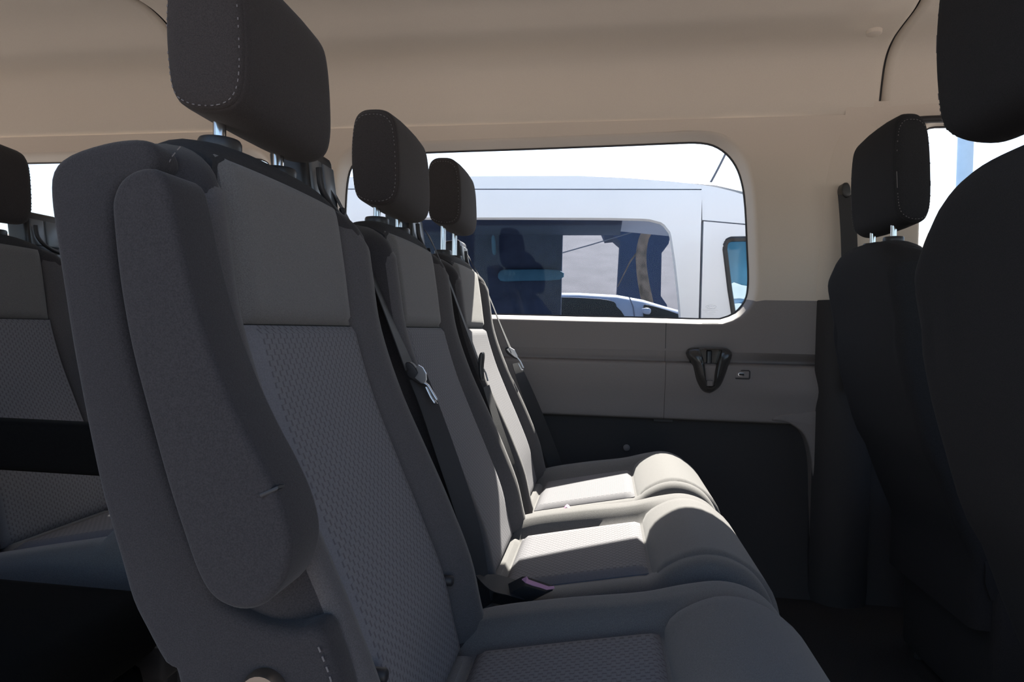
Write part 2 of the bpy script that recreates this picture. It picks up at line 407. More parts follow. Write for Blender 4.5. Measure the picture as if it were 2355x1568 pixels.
# ceiling: three headliner panels, gently waved across the van
ceil = [(2.048, 0.655), (2.038, 0.672), (2.032, 0.690), (2.022, 0.740), (2.008, 0.792), (1.985, 0.826), (1.945, 0.848), (1.890, 0.858), (1.83, 0.866), (1.79, 0.880), (1.74, 0.899), (1.68, 0.908), (1.60, 0.906), (1.52, 0.910), (1.44, 0.926), (1.32, 0.932), (1.15, 0.934),
        (0.95, 0.930), (0.75, 0.915), (0.55, 0.89), (0.42, 0.85), (0.33, 0.78), (0.27, 0.66)]
ceil = [(p[0], p[1]) for p in catmull([Vector(p) for p in ceil], 5)]
def liner(name, x0, x1, lift, edge0, edge1):
    xs = [x0, x0 + 0.004, x0 + 0.010, x0 + 0.02] + [x0 + (x1 - x0) * k / 10 for k in range(1, 10)] + [x1 - 0.02, x1 - 0.010, x1 - 0.004, x1]
    cy, cz = 1.15, 0.3
    rings = []
    for i, x in enumerate(xs):
        e = (edge0[i] if i < 4 else edge1[len(xs) - 1 - i] if len(xs) - 1 - i < 4 else 0) + lift
        n = []
        for y, z in ceil:
            d = Vector((y - cy, z - cz)).normalized(); n.append((x, y + d.x * e, z + d.y * e + H))
        rings.append(n)
    vv, ff = loft(rings, closed=False, cap0=False, cap1=False); return struct(name, vv, ff, M_LINER)
XL = -1.345; XR = 0.80
roll = (0.020, 0.008, 0.002, 0.0); flat = (0.0, 0, 0, 0)
ceiling = liner('ceiling', XL + 0.006, XR - 0.003, 0.0, roll, roll)
liner('ceiling_rear', -2.75, XL - 0.006, 0.0, flat, roll)
liner('ceiling_front', XR + 0.003, 2.05, 0.0, roll, flat)
for xc in (XL, XR):
    g_ = liner('seam_backing', xc - 0.05, xc + 0.05, 0.022, flat, flat); g_.data.materials[0] = M_SEAL; g_.parent = ceiling; del g_['kind']
c = PY(2010, 80, 1.84); 
rings = [[(c[0] + r * math.cos(a), c[1] + r * 0.94 * math.sin(a), c[2] - dz + 0.012) for a in [k * math.pi / 10 for k in range(20)]] for r, dz in ((0.020, 0), (0.019, 0.010), (0.014, 0.0125), (0.004, 0.0125))]
v, f = loft(rings); t = thing('headliner_plug', c, 'small round beige plug in the headliner near the front seam', 'plug'); obj('plug_disc', v, f, M_BEIGE, parent=t)
# black seal over the driver's door window
pth = [PY(a, b, 2.02) for a, b in [(2074, 330), (2078, 300), (2090, 284), (2112, 276), (2200, 273), (2290, 274), (2355, 276)]]
v, f = tube([tuple(p) for p in catmull([Vector(p) for p in pth], 5)], 0.011, 8); struct('trim_6', v, f, M_SEAL)

# floor, near side with the open sliding door, nose and tail
v, f = rbox((-0.35, 1.16, -0.02), (4.9, 1.98, 0.04), 0.004); struct('floor', v, f, M_CARPET, smooth=False)
def plate(name, x0, x1, z0, z1, y0, y1, m):
    v, f = rbox(((x0+x1)/2, (y0+y1)/2, (z0+z1)/2 + H), (x1-x0, y1-y0, z1-z0), 0.008); return struct(name, v, f, m)
wall_r = plate('wall_right', -2.75, -0.85, -0.82, 0.02, 0.22, 0.28, M_GREY)
for nm, (a, b, c_, d) in {'rail': (-2.75, -0.85, 0.62, 0.72), 'pillar': (-1.0, -0.85, 0.02, 0.62), 'pillar.001': (-1.9, -1.8, 0.02, 0.62), 'pillar.002': (-2.75, -2.6, 0.02, 0.62),
                              'door_header': (-0.85, 0.75, 0.66, 0.74), 'front_pillar': (0.62, 0.76, -0.82, 0.74), 'door_lower': (0.76, 2.0, -0.82, 0.05), 'door_rail': (0.76, 2.0, 0.64, 0.74)}.items():
    v, f = rbox(((a+b)/2, 0.25, (c_+d)/2 + H), (b-a, 0.06, d-c_), 0.006); obj(nm.split('.')[0], v, f, M_GREY if d < 0.1 else M_BEIGE, parent=wall_r)
v, f = merge(rbox((-2.77, 1.16, H - 0.38), (0.05, 1.98, 0.88), 0.01), rbox((-2.77, 1.16, H + 0.76), (0.05, 1.98, 0.36), 0.01), rbox((-2.77, 0.32, H + 0.35), (0.05, 0.2, 0.6), 0.01), rbox((-2.77, 2.0, H + 0.35), (0.05, 0.2, 0.6), 0.01), rbox((-2.77, 1.16, H + 0.35), (0.05, 0.16, 0.6), 0.01))
struct('wall_rear', v, f, M_BEIGE)
v, f = merge(rbox((2.1, 1.16, H - 0.4), (0.35, 1.98, 0.9), 0.04), rbox((2.05, 1.16, H + 0.80), (0.1, 1.98, 0.26), 0.02)); struct('wall_front', v, f, M_DARK)
# outer roof skin
v, f = loft([[(x, y, z + H) for y, z in [(2.15, 0.70), (2.12, 0.80), (1.95, 0.93), (1.5, 0.99), (1.15, 1.0), (0.8, 0.99), (0.35, 0.93), (0.2, 0.80), (0.19, 0.72)]] for x in (-2.8, 2.15)], closed=False, cap0=False, cap1=False)
struct('roof_outer', v, f, M_WHITE)

# hook-shaped recess and charging port on the side panel
ho = trace([(1583, 803), (1600, 799), (1630, 798), (1660, 799), (1676, 804), (1683, 815), (1677, 835), (1668, 862), (1655, 888), (1636, 902), (1627, 903), (1614, 897), (1600, 875), (1592, 850), (1585, 828), (1578, 815)], 2.05, 4)
t = thing('cable_hook', PY(1630, 900, 2.045), 'black V-shaped plastic hook recess below the window on the grey side panel', 'hook')
n = len(ho); inner = trace([(1606, 806), (1616, 803), (1630, 802), (1645, 803), (1655, 806), (1651, 818), (1645, 838), (1641, 862), (1640, 884), (1635, 888), (1629, 888), (1622, 887), (1621, 870), (1619, 845), (1614, 822)], 2.05, 4)
ci = (PY(1630, 845, 2.05)[0], PY(1630, 845, 2.05)[2]); A = ring_resample(ho, ci, 64); Bn = ring_resample(inner, ci, 64)
mix = lambda t_: [(a[0]*(1-t_) + b[0]*t_, a[1]*(1-t_) + b[1]*t_) for a, b in zip(A, Bn)]
rings = [[(p[0], y, p[1]) for p in mix(k)] for k, y in ((-0.02, 2.055), (0.0, 2.043), (0.12, 2.030), (0.4, 2.018), (0.75, 2.012), (0.95, 2.018), (1.0, 2.03), (1.0, 2.055))]
v, f = loft(rings, cap0=False, cap1=True); obj('hook_rim', v, f, mat('gloss_dark_plastic', (0.045, 0.042, 0.040), 0.22), parent=t)
a = PY(1624, 874, 2.04); b = PY(1638, 888, 2.04); v, f = rbox(((a[0]+b[0])/2, 2.038, (a[2]+b[2])/2), (b[0]-a[0], 0.02, a[2]-b[2]), 0.003); obj('hook_tab', v, f, M_GREY, parent=t)
a = PY(1625, 805, 2.05); b = PY(1636, 868, 2.05); v, f = rbox(((a[0]+b[0])/2, 2.052, (a[2]+b[2])/2), (b[0]-a[0], 0.012, a[2]-b[2]), 0.004); obj('hook_stem', v, f, M_PLASTIC, parent=t)
t = thing('charging_port', PY(1705, 870, 2.045), 'small rectangular charging socket plate beside the V-shaped hook', 'socket')
a = PY(1689, 852, 2.045); b = PY(1722, 870, 2.045); v, f = rbox(((a[0]+b[0])/2, 2.043, (a[2]+b[2])/2), (b[0]-a[0], 0.014, a[2]-b[2]), 0.004); sp_ = obj('socket_plate', v, f, M_GREY, parent=t); v, f = slab(rrect(a[0] - 0.003, b[0] + 0.003, b[2] - 0.003, a[2] + 0.003, 0.006), 2.0385, 2.05, 0.001); obj('plate_surround', v, f, M_DARK, parent=t)
a = PY(1698, 857, 2.036); b = PY(1712, 865, 2.036)
v, f = slab(rrect(a[0], b[0], b[2], a[2], 0.004), 2.0352, 2.037, 0.0003); so = obj('socket_rim', v, f, M_METAL, parent=t)
v, f = slab(inset2(rrect(a[0], b[0], b[2], a[2], 0.004), 0.0014), 2.0346, 2.036, 0.0003); obj('socket_slot', v, f, M_SEAL, parent=t)
# etched maker's mark low in the window's front corner
mk = []
ov = [(1635 + 12 * math.cos(a), 705 + 4.5 * math.sin(a)) for a in [k * math.pi / 12 for k in range(25)]]
mk.append(tube([PY(x, y, 2.112) for x, y in ov], 0.0006, 4))
mk.append(tube([PY(x, y, 2.112) for x, y in [(1627, 707), (1630, 703), (1632, 707), (1635, 704), (1638, 706), (1643, 704)]], 0.0006, 4))
for x0, x1, y in ((1615, 1652, 712), (1627, 1644, 709), (1621, 1627, 717), (1632, 1646, 717), (1624, 1642, 721.5)):
    mk.append(tube([PY(x0, y, 2.112), PY(x1, y, 2.112)], 0.0006, 4))
v, f = merge(*mk); obj('etched_mark', v, f, M_ETCH, parent=pane, label='tiny grey oval mark and print etched in the glass')

# ------------------------------------------------------------------ seats
# local frame: x forward, y across (minus = towards the open door), z from camera height
XF = table([(-0.46, -0.175), (-0.42, -0.178), (-0.38, -0.188), (-0.32, -0.203), (-0.25, -0.232), (-0.17, -0.268), (-0.09, -0.302), (0.0, -0.330), (0.08, -0.343), (0.15, -0.356), (0.19, -0.372), (0.23, -0.40)])
XRr = table([(-0.46, -0.285), (-0.34, -0.335), (-0.283, -0.356), (-0.24, -0.380), (-0.15, -0.408), (-0.078, -0.428), (0.03, -0.449), (0.11, -0.464), (0.19, -0.478), (0.25, -0.49)])
CB = table([(-0.27, -0.445), (-0.21, -0.430), (-0.165, -0.422), (-0.155, -0.420), (-0.05, -0.398), (0.06, -0.376), (0.078, -0.372), (0.10, -0.352), (0.135, -0.334), (0.17, -0.330), (0.205, -0.340), (0.232, -0.362), (0.25, -0.395), (0.256, -0.43)])
CS = table([(-0.27, -0.455), (-0.22, -0.425), (-0.16, -0.396), (-0.05, -0.372), (0.06, -0.354), (0.12, -0.338), (0.165, -0.331), (0.205, -0.341), (0.232, -0.364), (0.25, -0.398), (0.256, -0.43)])

def make_seat(name, label, dx, yc, group, hr_dz=0.0, hr_s=1.0, wide=1.0, guide=True, top=0.0, shoulder=0.05, mats=None, pedestal=False, zb=-0.43, hr_dx=0.0, hr_t=1.0, hr_h=0.95):
    M_BOLST, M_PLAIN, M_HEAD_ = mats or (globals()['M_BOLST'], globals()['M_PLAIN'], M_HEAD)
    T = thing(name, (dx - 0.02, yc, 0), label, 'seat', group)
    L = lambda x, y, z: (x + dx, y * wide + yc, z + H)
    bn, bf = 0.200, 0.220
    def ztop(y):
        q = abs(y) / (bn if y < 0 else bf); return 0.181 + top - shoulder * q ** 3
    def bol(y, z):
        q = abs(y); s = sstep(0.126, 0.165, q) * (1 - 0.6 * sstep(0.175, 0.215, q))
        return -0.010 + s * (0.022 + 0.012 * sstep(0.05, -0.25, z))
    # --- backrest shell
    ys = [-bn + (bf + bn) * (0.5 - 0.5 * math.cos(math.pi * k / 40)) for k in range(41)]
    rings = []; rf = 0.034; rr = 0.020
    hs = [k / 22 for k in range(21)] + [0.935, 0.952, 0.966, 0.978, 0.988, 0.995, 1.0]
    for h in hs:
        thick = 1.0 if h < 0.93 else max(0.0, 1 - ((h - 0.93) / 0.07) ** 2.4) ** 0.5 * 0.75 + 0.25
        fr, bk = [], []
        for y in ys:
            z = zb + (ztop(y) - zb) * h
            b = bn if y < 0 else bf
            e = min(1, max(0, (abs(y) - (b - rf)) / rf)); df = rf * (1 - math.sqrt(1 - e * e))
            e2 = min(1, max(0, (abs(y) - (b - rr)) / rr)); db = rr * (1 - math.sqrt(1 - e2 * e2))
            zz = (z - top) if z > 0 else z
            x1 = XF(zz) + bol(y, zz) - df; x0 = XRr(zz) + db; xm = (x0 + x1) / 2 - 0.004
            if h > 0.93: x1 = xm + (x1 - xm) * thick; x0 = xm + (x0 - xm) * thick
            fr.append(L(x1, y, z)); bk.append(L(x0, y, z))
        rings.append(fr + bk[::-1])
    v, f = loft(rings, cap0=True, cap1=False); n = len(rings[0]); b0 = (len(rings) - 1) * n
    for i in range(40): f.append((b0 + i, b0 + i + 1, b0 + n - 2 - i, b0 + n - 1 - i))
    back = obj('backrest', v, f, M_SIDE if not mats else M_BOLST, parent=T, angle=70)
    def bs(y, z):
        lim = min(0.166, ztop(y) - top - 0.030); z = -0.425 + (z + 0.425) * (lim + 0.425) / (0.166 + 0.425)
        b = bn if y < 0 else bf; e = min(1, max(0, (abs(y) - (b - rf)) / rf)); return L(XF(z) + bol(y, z) - rf * (1 - math.sqrt(1 - e * e)), y, z + (top * sstep(0, 0.15, z)))
    for u0, u1, zt in ((-0.188, -0.126, 0.166), (0.126, 0.206, 0.166)):
        v, f, uv = patch(bs, u0, u1, -0.425, zt, 8, 30, lambda u, v_: (0.8, 0.5 if u > 0.18 else -0.5 if u < -0.17 else 0, 0.2), rise=0.0045, sink=0.003, r=0.010, back=0.02); obj('bolster', v, f, M_BOLST, parent=back)
    out = lambda u, v_: (0.97, 0, 0.22)
    wv = lambda u, z: L(XF(z), u, z)
    # plain panel above, woven insert below
    def tp(u, z):
        zz = z if z <= 0.1 else 0.1 + (z - 0.1) * (1 - 0.05 * (abs(u) / 0.125) ** 2)
        x = XF(zz) ; return L(x, u, zz + (top * sstep(0, 0.15, zz)))
    v, f, uv = patch(tp, -0.127, 0.127, 0.001, 0.162, 16, 14, out, rise=0.003, sink=0.007, r=0.018); obj('upper_panel', v, f, M_PLAIN, parent=back, uvs=uv)
    v, f, uv = patch(wv, -0.127, 0.127, -0.425, -0.001, 18, 34, out, rise=0.004, sink=0.004, r=0.012, uclamp=0.1134); obj('woven_insert', v, f, M_WOVEN, parent=back, uvs=uv)
    # dark carrier strip over the top
    def cr(u, q):   # q from front to rear over the crown
        z = ztop(u); x = -0.362 - q; zz = z + 0.0035 - 0.02 * ((q - 0.045) / 0.05) ** 2; return L(x, u, zz)
    v, f, uv = patch(cr, -0.135, 0.150, 0.0, 0.085, 14, 8, lambda u, q: (0, 0, 1), rise=0.001, sink=0.004, r=0.012, back=0.02); obj('top_cover', v, f, M_CARRIER, parent=back)
    # --- headrest
    hx, hz = -0.396 + hr_dx, 0.206 + hr_dz + top
    prof = [(-0.024, 0.010), (-0.004, 0.002), (0.022, 0.001), (0.038, 0.011), (0.045, 0.036), (0.046, 0.080), (0.044, 0.125), (0.038, 0.155), (0.023, 0.170), (0.002, 0.174), (-0.018, 0.172), (-0.031, 0.158), (-0.037, 0.125), (-0.039, 0.085), (-0.037, 0.045), (-0.033, 0.022)]
    prof = [Vector(p) for p in catmull([Vector(p) for p in prof], 4, True)]
    cen = Vector((0.0, 0.050)); tl = math.radians(2.5)
    def hp(q, y, s):
        p = cen + (q - cen) * s; x, z = p.x * hr_s * hr_t, p.y * hr_s * hr_h
        return L(hx + x * math.cos(tl) - z * math.sin(tl), y * hr_s / wide, hz + z * math.cos(tl) + x * math.sin(tl))
    yr = [(-0.097, 0.90), (-0.0965, 0.955), (-0.094, 0.985), (-0.087, 1.0), (-0.07, 1.012), (-0.04, 1.03), (0, 1.035), (0.04, 1.03), (0.07, 1.012), (0.087, 1.0), (0.094, 0.985), (0.0965, 0.955), (0.097, 0.90)]
    v, f = loft([[hp(q, y, s) for q in prof] for y, s in yr]); hr = obj('headrest', v, f, M_HEAD_, parent=T, angle=60)
    for sg in (-1, 1):
        v, f = loft([[hp(q, sg * y, s) for q in prof] for y, s in ((0.093, 0.958), (0.098, 0.950), (0.1005, 0.92), (0.1030, 0.82), (0.105, 0.6), (0.106, 0.3), (0.1062, 0.05))]); obj('side_panel', v, f, M_HEAD_, parent=hr)
        st = []
        pts = [Vector(hp(q, sg * 0.1019, 0.895)) for q in catmull([Vector((p.x, p.y)) for p in prof], 4, True)]
        acc = 0; start = None; seg = []
        for i in range(len(pts)):
            d = (pts[i] - pts[i-1]).length; acc += d
            ph = (acc % 0.0066) / 0.0066
            if ph < 0.62: seg.append(pts[i])
            elif len(seg) > 1: st.append(tube([tuple(seg[0]), tuple(seg[-1])], 0.00065 * hr_s, 5)); seg = []
            else: seg = []
        if st: v, f = merge(*st); obj('stitching', v, f, M_THREAD, parent=hr, kind='stuff')
        yp = sg * 0.060
        v, f = tube([L(-0.404, yp, 0.172 + top), L(-0.405, yp, hz + 0.03)], 0.0065, 14); obj('post', v, f, M_STEEL, parent=hr)
        zc = ztop(yp) + 0.003
        rg = [[L(-0.404 + r * math.cos(a), yp + r * math.sin(a), zc + z) for a in [k * math.pi / 12 for k in range(24)]] for r, z in ((0.020, -0.012), (0.0215, -0.002), (0.0215, 0.005), (0.020, 0.008), (0.012, 0.009), (0.006, 0.009))]
        v, f = loft(rg); obj('post_collar', v, f, M_PLASTIC, parent=hr)
    # --- cushion
    cu = []
    def ct(x, y):
        q = sstep(0.125, 0.165, abs(y)); side = CS(x) if y > 0 else CB(x) + 0.001; z = CB(x) * (1 - q) + side * q - 0.008 * (1 - q)
        b = 0.205 if y < 0 else 0.222
        e = min(1, max(0, (abs(y) - (b - 0.03)) / 0.03)); return z - 0.030 * (1 - math.sqrt(max(0, 1 - e * e)))
    nx, ny = 46, 36; V = []; Fc = []
    for i in range(nx + 1):
        x = -0.265 + (0.256 + 0.265) * math.sin(math.pi / 2 * i / nx) if False else -0.265 + 0.521 * (1 - (1 - i / nx) ** 1.6)
        for j in range(ny + 1):
            y = -0.205 + 0.427 * (0.5 - 0.5 * math.cos(math.pi * j / ny)); V.append(L(x, y, ct(x, y)))
    m_ = ny + 1
    for i in range(nx):
        for j in range(ny): Fc.append((i*m_+j, i*m_+j+1, (i+1)*m_+j+1, (i+1)*m_+j))
    rim = [j for j in range(m_)] + [i*m_+ny for i in range(1, nx+1)] + [nx*m_+j for j in range(ny-1, -1, -1)] + [i*m_ for i in range(nx-1, 0, -1)]
    b0 = len(V)
    for zb2 in (-0.50, -0.535):
        for i in rim:
            p = V[i]; V.append((p[0] - (0.012 if zb2 < -0.51 else 0) * (1 if p[0] > dx else -1), p[1], zb2 + H))
    k_ = len(rim)
    for a in range(k_):
        c = (a + 1) % k_; Fc.append((rim[a], rim[c], b0 + c, b0 + a)); Fc.append((b0 + a, b0 + c, b0 + k_ + c, b0 + k_ + a))
    Fc.append(tuple(range(b0 + k_, b0 + 2 * k_)))
    cush = obj('cushion', V, Fc, M_PLAIN, parent=T, angle=60)
    up = lambda a, b: (0.1, 0, 0.99)
    fn = lambda y, x: L(x, y, CB(x))
    v, f, uv = patch(fn, -0.129, 0.129, -0.155, 0.077, 18, 16, up, rise=0.003, sink=0.006, r=0.014, uclamp=0.1134); obj('woven_insert', v, f, M_WOVEN, parent=cush, uvs=uv)
    v, f, uv = patch(fn, -0.131, 0.131, -0.262, -0.157, 12, 8, up, rise=0.002, sink=0.011, r=0.016); obj('rear_panel', v, f, M_PLAIN, parent=cush)
    def fp(y, s):   # over the front roll and down its face
        tx = table([(0, 0.079), (0.03, 0.106), (0.07, 0.145), (0.11, 0.185), (0.15, 0.222), (0.18, 0.245), (0.21, 0.2575), (0.25, 0.259)]); tz = table([(0, -0.372), (0.03, -0.349), (0.07, -0.331), (0.11, -0.333), (0.15, -0.353), (0.18, -0.378), (0.21, -0.412), (0.25, -0.45)])
        return L(tx(s), y, tz(s))
    v, f, uv = patch(fp, -0.180, 0.150, 0.0, 0.25, 16, 20, lambda y, s: (math.sin(min(1.5, s * 6)), 0, math.cos(min(1.5, s * 6))), rise=0.006, sink=0.010, r=0.02, back=0.01); obj('front_panel', v, f, M_PLAIN, parent=cush)
    # --- under-frame
    if pedestal:
        v, f = rbox(L(-0.02, 0.0, -0.66), (0.46, 0.40, 0.30), 0.02); obj('pedestal', v, f, M_CARRIER, parent=T)
    for x in (-0.22, 0.16):
        v, f = rbox(L(x, 0.0, -0.575), (0.06, 0.36, 0.07), 0.01); obj('frame_bar', v, f, M_DARK, parent=T)
        for y in (-0.15, 0.15):
            v, f = rbox(L(x, y, -0.71), (0.05, 0.035, 0.23), 0.008); obj('leg', v, f, M_DARK, parent=T)
    # --- shoulder belt guide
    if guide:
        gy = 0.182; rot = Matrix.Rotation(math.radians(-8), 3, 'Y')
        v, f = rbox(L(-0.428, gy, 0.178), (0.055, 0.092, 0.135), 0.010, rot); g = obj('belt_guide', v, f, M_PLASTIC, parent=T)
        for a, wd, z, hh in ((-0.020, 0.036, 0.200, 0.062), (0.021, 0.036, 0.200, 0.062), (0.0, 0.078, 0.140, 0.036)):
            v, f = rbox(L(-0.4005 - (z - 0.178) * 0.14, gy + a, z), (0.006, wd, hh), 0.003, rot); obj('bezel', v, f, M_BEZEL, parent=g)
        pth = catmull([Vector(L(-0.394, gy - 0.033, 0.215)), Vector(L(-0.391, gy - 0.030, 0.188)), Vector(L(-0.386, gy - 0.010, 0.168)), Vector(L(-0.386, gy + 0.028, 0.158)), Vector(L(-0.390, gy + 0.036, 0.172))], 4)
        v, f = tube(pth, 0.0045, 8); obj('belt_slot', v, f, M_SEAL, parent=g)
    return T, L

G2 = 'seats of the three-seat row in the middle of the van'
Y1, Y2, Y3 = 0.672, 1.132, 1.592
seat1, L1 = make_seat('van_seat', 'grey fabric van seat with folded-up armrest, nearest the open door in the middle row', 0, Y1, G2)
seat2, L2 = make_seat('van_seat', 'middle seat of the three-seat row, cushion half in sunlight', 0, Y2, G2)
seat3, L3 = make_seat('van_seat', 'sunlit far seat of the three-seat row beside the large window, headrest raised', 0, Y3, G2, hr_dz=0.042)

# near side of the first seat: side cover, armrest, stitching, knob
cv = [(318, 398), (285, 404), (262, 425), (247, 455), (243, 520), (250, 620), (272, 760), (305, 900), (350, 1050), (400, 1190), (450, 1310), (487, 1392), (530, 1424), (600, 1455), (680, 1468), (722, 1464), (738, 1500), (756, 1550), (775, 1620), (790, 1700),
      (640, 1720), (440, 1700), (425, 1600), (408, 1532), (384, 1520), (340, 1440), (310, 1378), (285, 1290), (245, 1150), (222, 1050), (198, 930), (172, 790), (150, 650), (132, 530), (122, 450), (126, 398), (158, 366), (230, 342), (288, 333), (325, 336), (340, 356), (338, 388)]
YS = Y1 - 0.214
def trc(pix, Y): return [(p[0], p[2]) for p in [PY(a, b, Y) for a, b in pix]]
o = [tuple(p) for p in catmull([Vector(p) for p in trc(cv, YS)], 3, True)]
o = [tuple(p) for p in inset2(o, -0.006)]; v, f = slab(o, YS, Y1 - 0.180, 0.009, 4); obj('side_cover', v, f, M_SIDE, parent=seat1)
ar = [(262, 500), (263, 455), (280, 418), (310, 398), (345, 394), (368, 412), (384, 470), (412, 600), (450, 740), (500, 880), (555, 1000), (600, 1085), (636, 1165), (655, 1235), (655, 1290), (636, 1345), (600, 1384), (560, 1396), (520, 1388), (484, 1362), (455, 1310), (425, 1225), (388, 1110), (345, 955), (305, 800), (278, 650)]
YA = Y1 - 0.248
o = [tuple(p) for p in catmull([Vector(p) for p in trc(ar, YA)], 3, True)]
o = [tuple(p) for p in inset2(o, -0.003)]; v, f = slab(o, YA, Y1 - 0.196, 0.006, 4); arm = obj('armrest', v, f, M_SIDE, parent=seat1, label='padded armrest folded up along the backrest')
# pad slit and its piping on the armrest's front
pp = [PY(a, b, Y1 - 0.236) for a, b in [(372, 420), (392, 500), (420, 610), (458, 745), (508, 885), (562, 1005), (608, 1090), (640, 1165)]]
v, f = tube(catmull([Vector(p) for p in pp], 4), 0.0016, 6); obj('piping', v, f, M_SIDE, parent=arm)
pp = [PY(600, 1140, YA - 0.001), PY(635, 1122, YA + 0.002), PY(670, 1112, Y1 - 0.215)]
v, f = tube(pp, 0.0018, 6); obj('pad_slit', v, f, M_SEAL, parent=arm)
def stitches(path, name, parent, step=0.0075, r=0.0007):
    pts = catmull([Vector(p) for p in path], 12); st = []; acc = 0; last = pts[0]
    for i in range(1, len(pts)):
        acc += (pts[i] - pts[i-1]).length
        if acc >= step:
            acc = 0; d = (pts[i] - last).normalized(); st.append(tube([tuple(pts[i] - d * 0.0042), tuple(pts[i])], r, 5)); last = pts[i]
    v, f = merge(*st); obj(name, v, f, M_THREAD, parent=parent, kind='stuff')
stitches([PY(a, b, YS - 0.0012) for a, b in [(728, 1478), (742, 1512), (756, 1548), (768, 1590)]], 'stitching', seat1)
stitches([PY(a, b, Y1 - 0.197) for a, b in [(420, 332), (405, 348), (392, 366), (384, 384)]], 'stitching', seat1, 0.0065, 0.0005)
c = PY(612, 1588, YS); rg = [[(c[0] + r * math.cos(a), c[1] - dy, c[2] + r * math.sin(a)) for a in [k * math.pi / 12 for k in range(24)]] for r, dy in ((0.0185, -0.01), (0.0185, 0.006), (0.0165, 0.010), (0.013, 0.010), (0.0125, 0.005), (0.003, 0.005))]
v, f = loft(rg); obj('pivot_cap', v, f, mat('brushed_bronze', (0.30, 0.26, 0.22), 0.35, metal=1.0), parent=seat1)

for px_, py_, Y_ in ((1032, 1335, Y1 + 0.128), (876, 1553, Y1 - 0.128)):
    c = Vector(PY(px_, py_, Y_)); rg = [[(c.x + dx_, c.y + r * math.cos(a), c.z + r * math.sin(a)) for a in [k * math.pi / 7 for k in range(14)]] for r, dx_ in ((0.007, -0.01), (0.007, 0.004), (0.005, 0.006), (0.001, 0.0065))]
    v, f = loft(rg); obj('bolt_cover', v, f, M_SEAL, parent=seat1)
# ------------------------------------------------------------------ seat belts
def belt(name, label, segs, parent=None):
    return thing(name, segs, label, 'seat belt', 'seat belts of the middle row')
def strap(path, wd, width, parent, name='strap', sub=6):
    P = catmull([Vector(p) for p in path], sub); W = catmull([Vector(p) for p in wd], sub)
    v, f = ribbon(P, W, width); return obj(name, v, f, M_BELT, parent=parent, smooth=True, angle=30)
def tongue(px_body, px_plate, px_blade, Y, parent):
    o = trace(px_body, Y, 4); v, f = slab(o, Y - 0.006, Y + 0.008, 0.0025); tg = obj('tongue', v, f, M_SEAL, parent=parent, angle=30)
    o = trc(px_plate, Y); v, f = slab(o, Y - 0.009, Y - 0.006, 0.0005, 2); obj('tongue_plate', v, f, M_METAL, parent=tg, smooth=False)
    v, f = tube([PY(a, b, Y - 0.007) for a, b in px_blade], 0.0022, 8); obj('blade', v, f, M_METAL, parent=tg)
# first belt, between the first and second seats
b1 = thing('seat_belt', (-0.2, 0.93, 0.4), 'black seat belt hanging between the nearest and middle seats with a large steel tongue', 'seat belt', 'seat belts of the middle row')
YB = 0.915
strap([PY(733, 395, 0.862), PY(757, 428, 0.885), PY(782, 470, 0.900), PY(812, 530, 0.912), PY(850, 618, 0.915), PY(895, 730, 0.918), PY(944, 850, 0.92)], [(0, 1, -0.2), (0.0, 1, -0.3), (-0.1, 1, -0.25), (-0.20, 1, 0.0), (-0.19, 1, 0.04), (-0.15, 1, 0.0), (0.0, 1, 0.0)], 0.046, b1)
strap([PY(962, 868, 0.922), PY(990, 940, 0.920), PY(1025, 1040, 0.915), PY(1062, 1150, 0.910), PY(1088, 1240, 0.905), PY(1104, 1330, 0.905)], [(0.55, 0.8, 0.2), (0.6, 0.8, 0.15), (0.7, 0.7, 0.1), (0.7, 0.7, 0.1), (0.6, 0.8, 0.1), (0.5, 0.8, 0.1)], 0.034, b1)
tongue([(933, 838), (940, 832), (952, 838), (966, 858), (978, 876), (980, 884), (970, 884), (952, 874), (938, 862)], [(958, 868), (965, 856), (961, 846), (966, 838), (976, 844), (984, 858), (985, 872), (980, 882), (972, 880)],
       [(976, 881), (984, 886), (1004, 919), (1004, 926), (999, 927), (990, 913), (979, 890)], 0.915, b1)
# buckle in its slot
t = thing('seat_belt_buckle', PY(1210, 1380, 0.95), 'seat belt buckle with pinkish red button lying between nearest and middle seats', 'buckle', 'buckles of the middle row')
def buckle(t, c, s=1.0, yaw=-32, pitch=14):
    rot = Matrix.Rotation(math.radians(yaw), 3, 'Z') @ Matrix.Rotation(math.radians(pitch), 3, 'Y') 
    ax = rot @ Vector((1, 0, 0))
    v, f = rbox(c, (0.062 * s, 0.040 * s, 0.026 * s), 0.005, rot); bd = obj('buckle_body', v, f, M_PLASTIC, parent=t)
    v, f = rbox(Vector(c) + ax * 0.0305 * s + rot @ Vector((0, 0, 0.003)), (0.006 * s, 0.032 * s, 0.013 * s), 0.002, rot); obj('release_button', v, f, M_RED, parent=bd)
    v, f = rbox(Vector(c) - ax * 0.07 * s, (0.10 * s, 0.026 * s, 0.012 * s), 0.004, rot); obj('stalk', v, f, M_BELT, parent=t)
def buckle_px(t, face, depth, back, button):
    """buckle whose end face is the given four-corner outline; extends back along a vector"""
    P = [Vector(PY(a, b, y)) for a, b, y in face]; c = sum(P, Vector()) / len(P); bk = Vector(back)
    def ring(s, k): return [tuple(c + (p - c) * s + bk * k) for p in P]
    v, f = loft([ring(0.9, -0.02), ring(1, 0.03), ring(1, 0.6), ring(0.9, 1.0)]); bd = obj('buckle_body', v, f, M_PLASTIC, parent=t, angle=30)
    Q = [Vector(PY(a, b, y)) for a, b, y in button]; v, f = loft([[tuple(q - bk * 0.05) for q in Q], [tuple(q + bk * 0.1) for q in Q]]); obj('release_button', v, f, M_RED, parent=bd, angle=20)
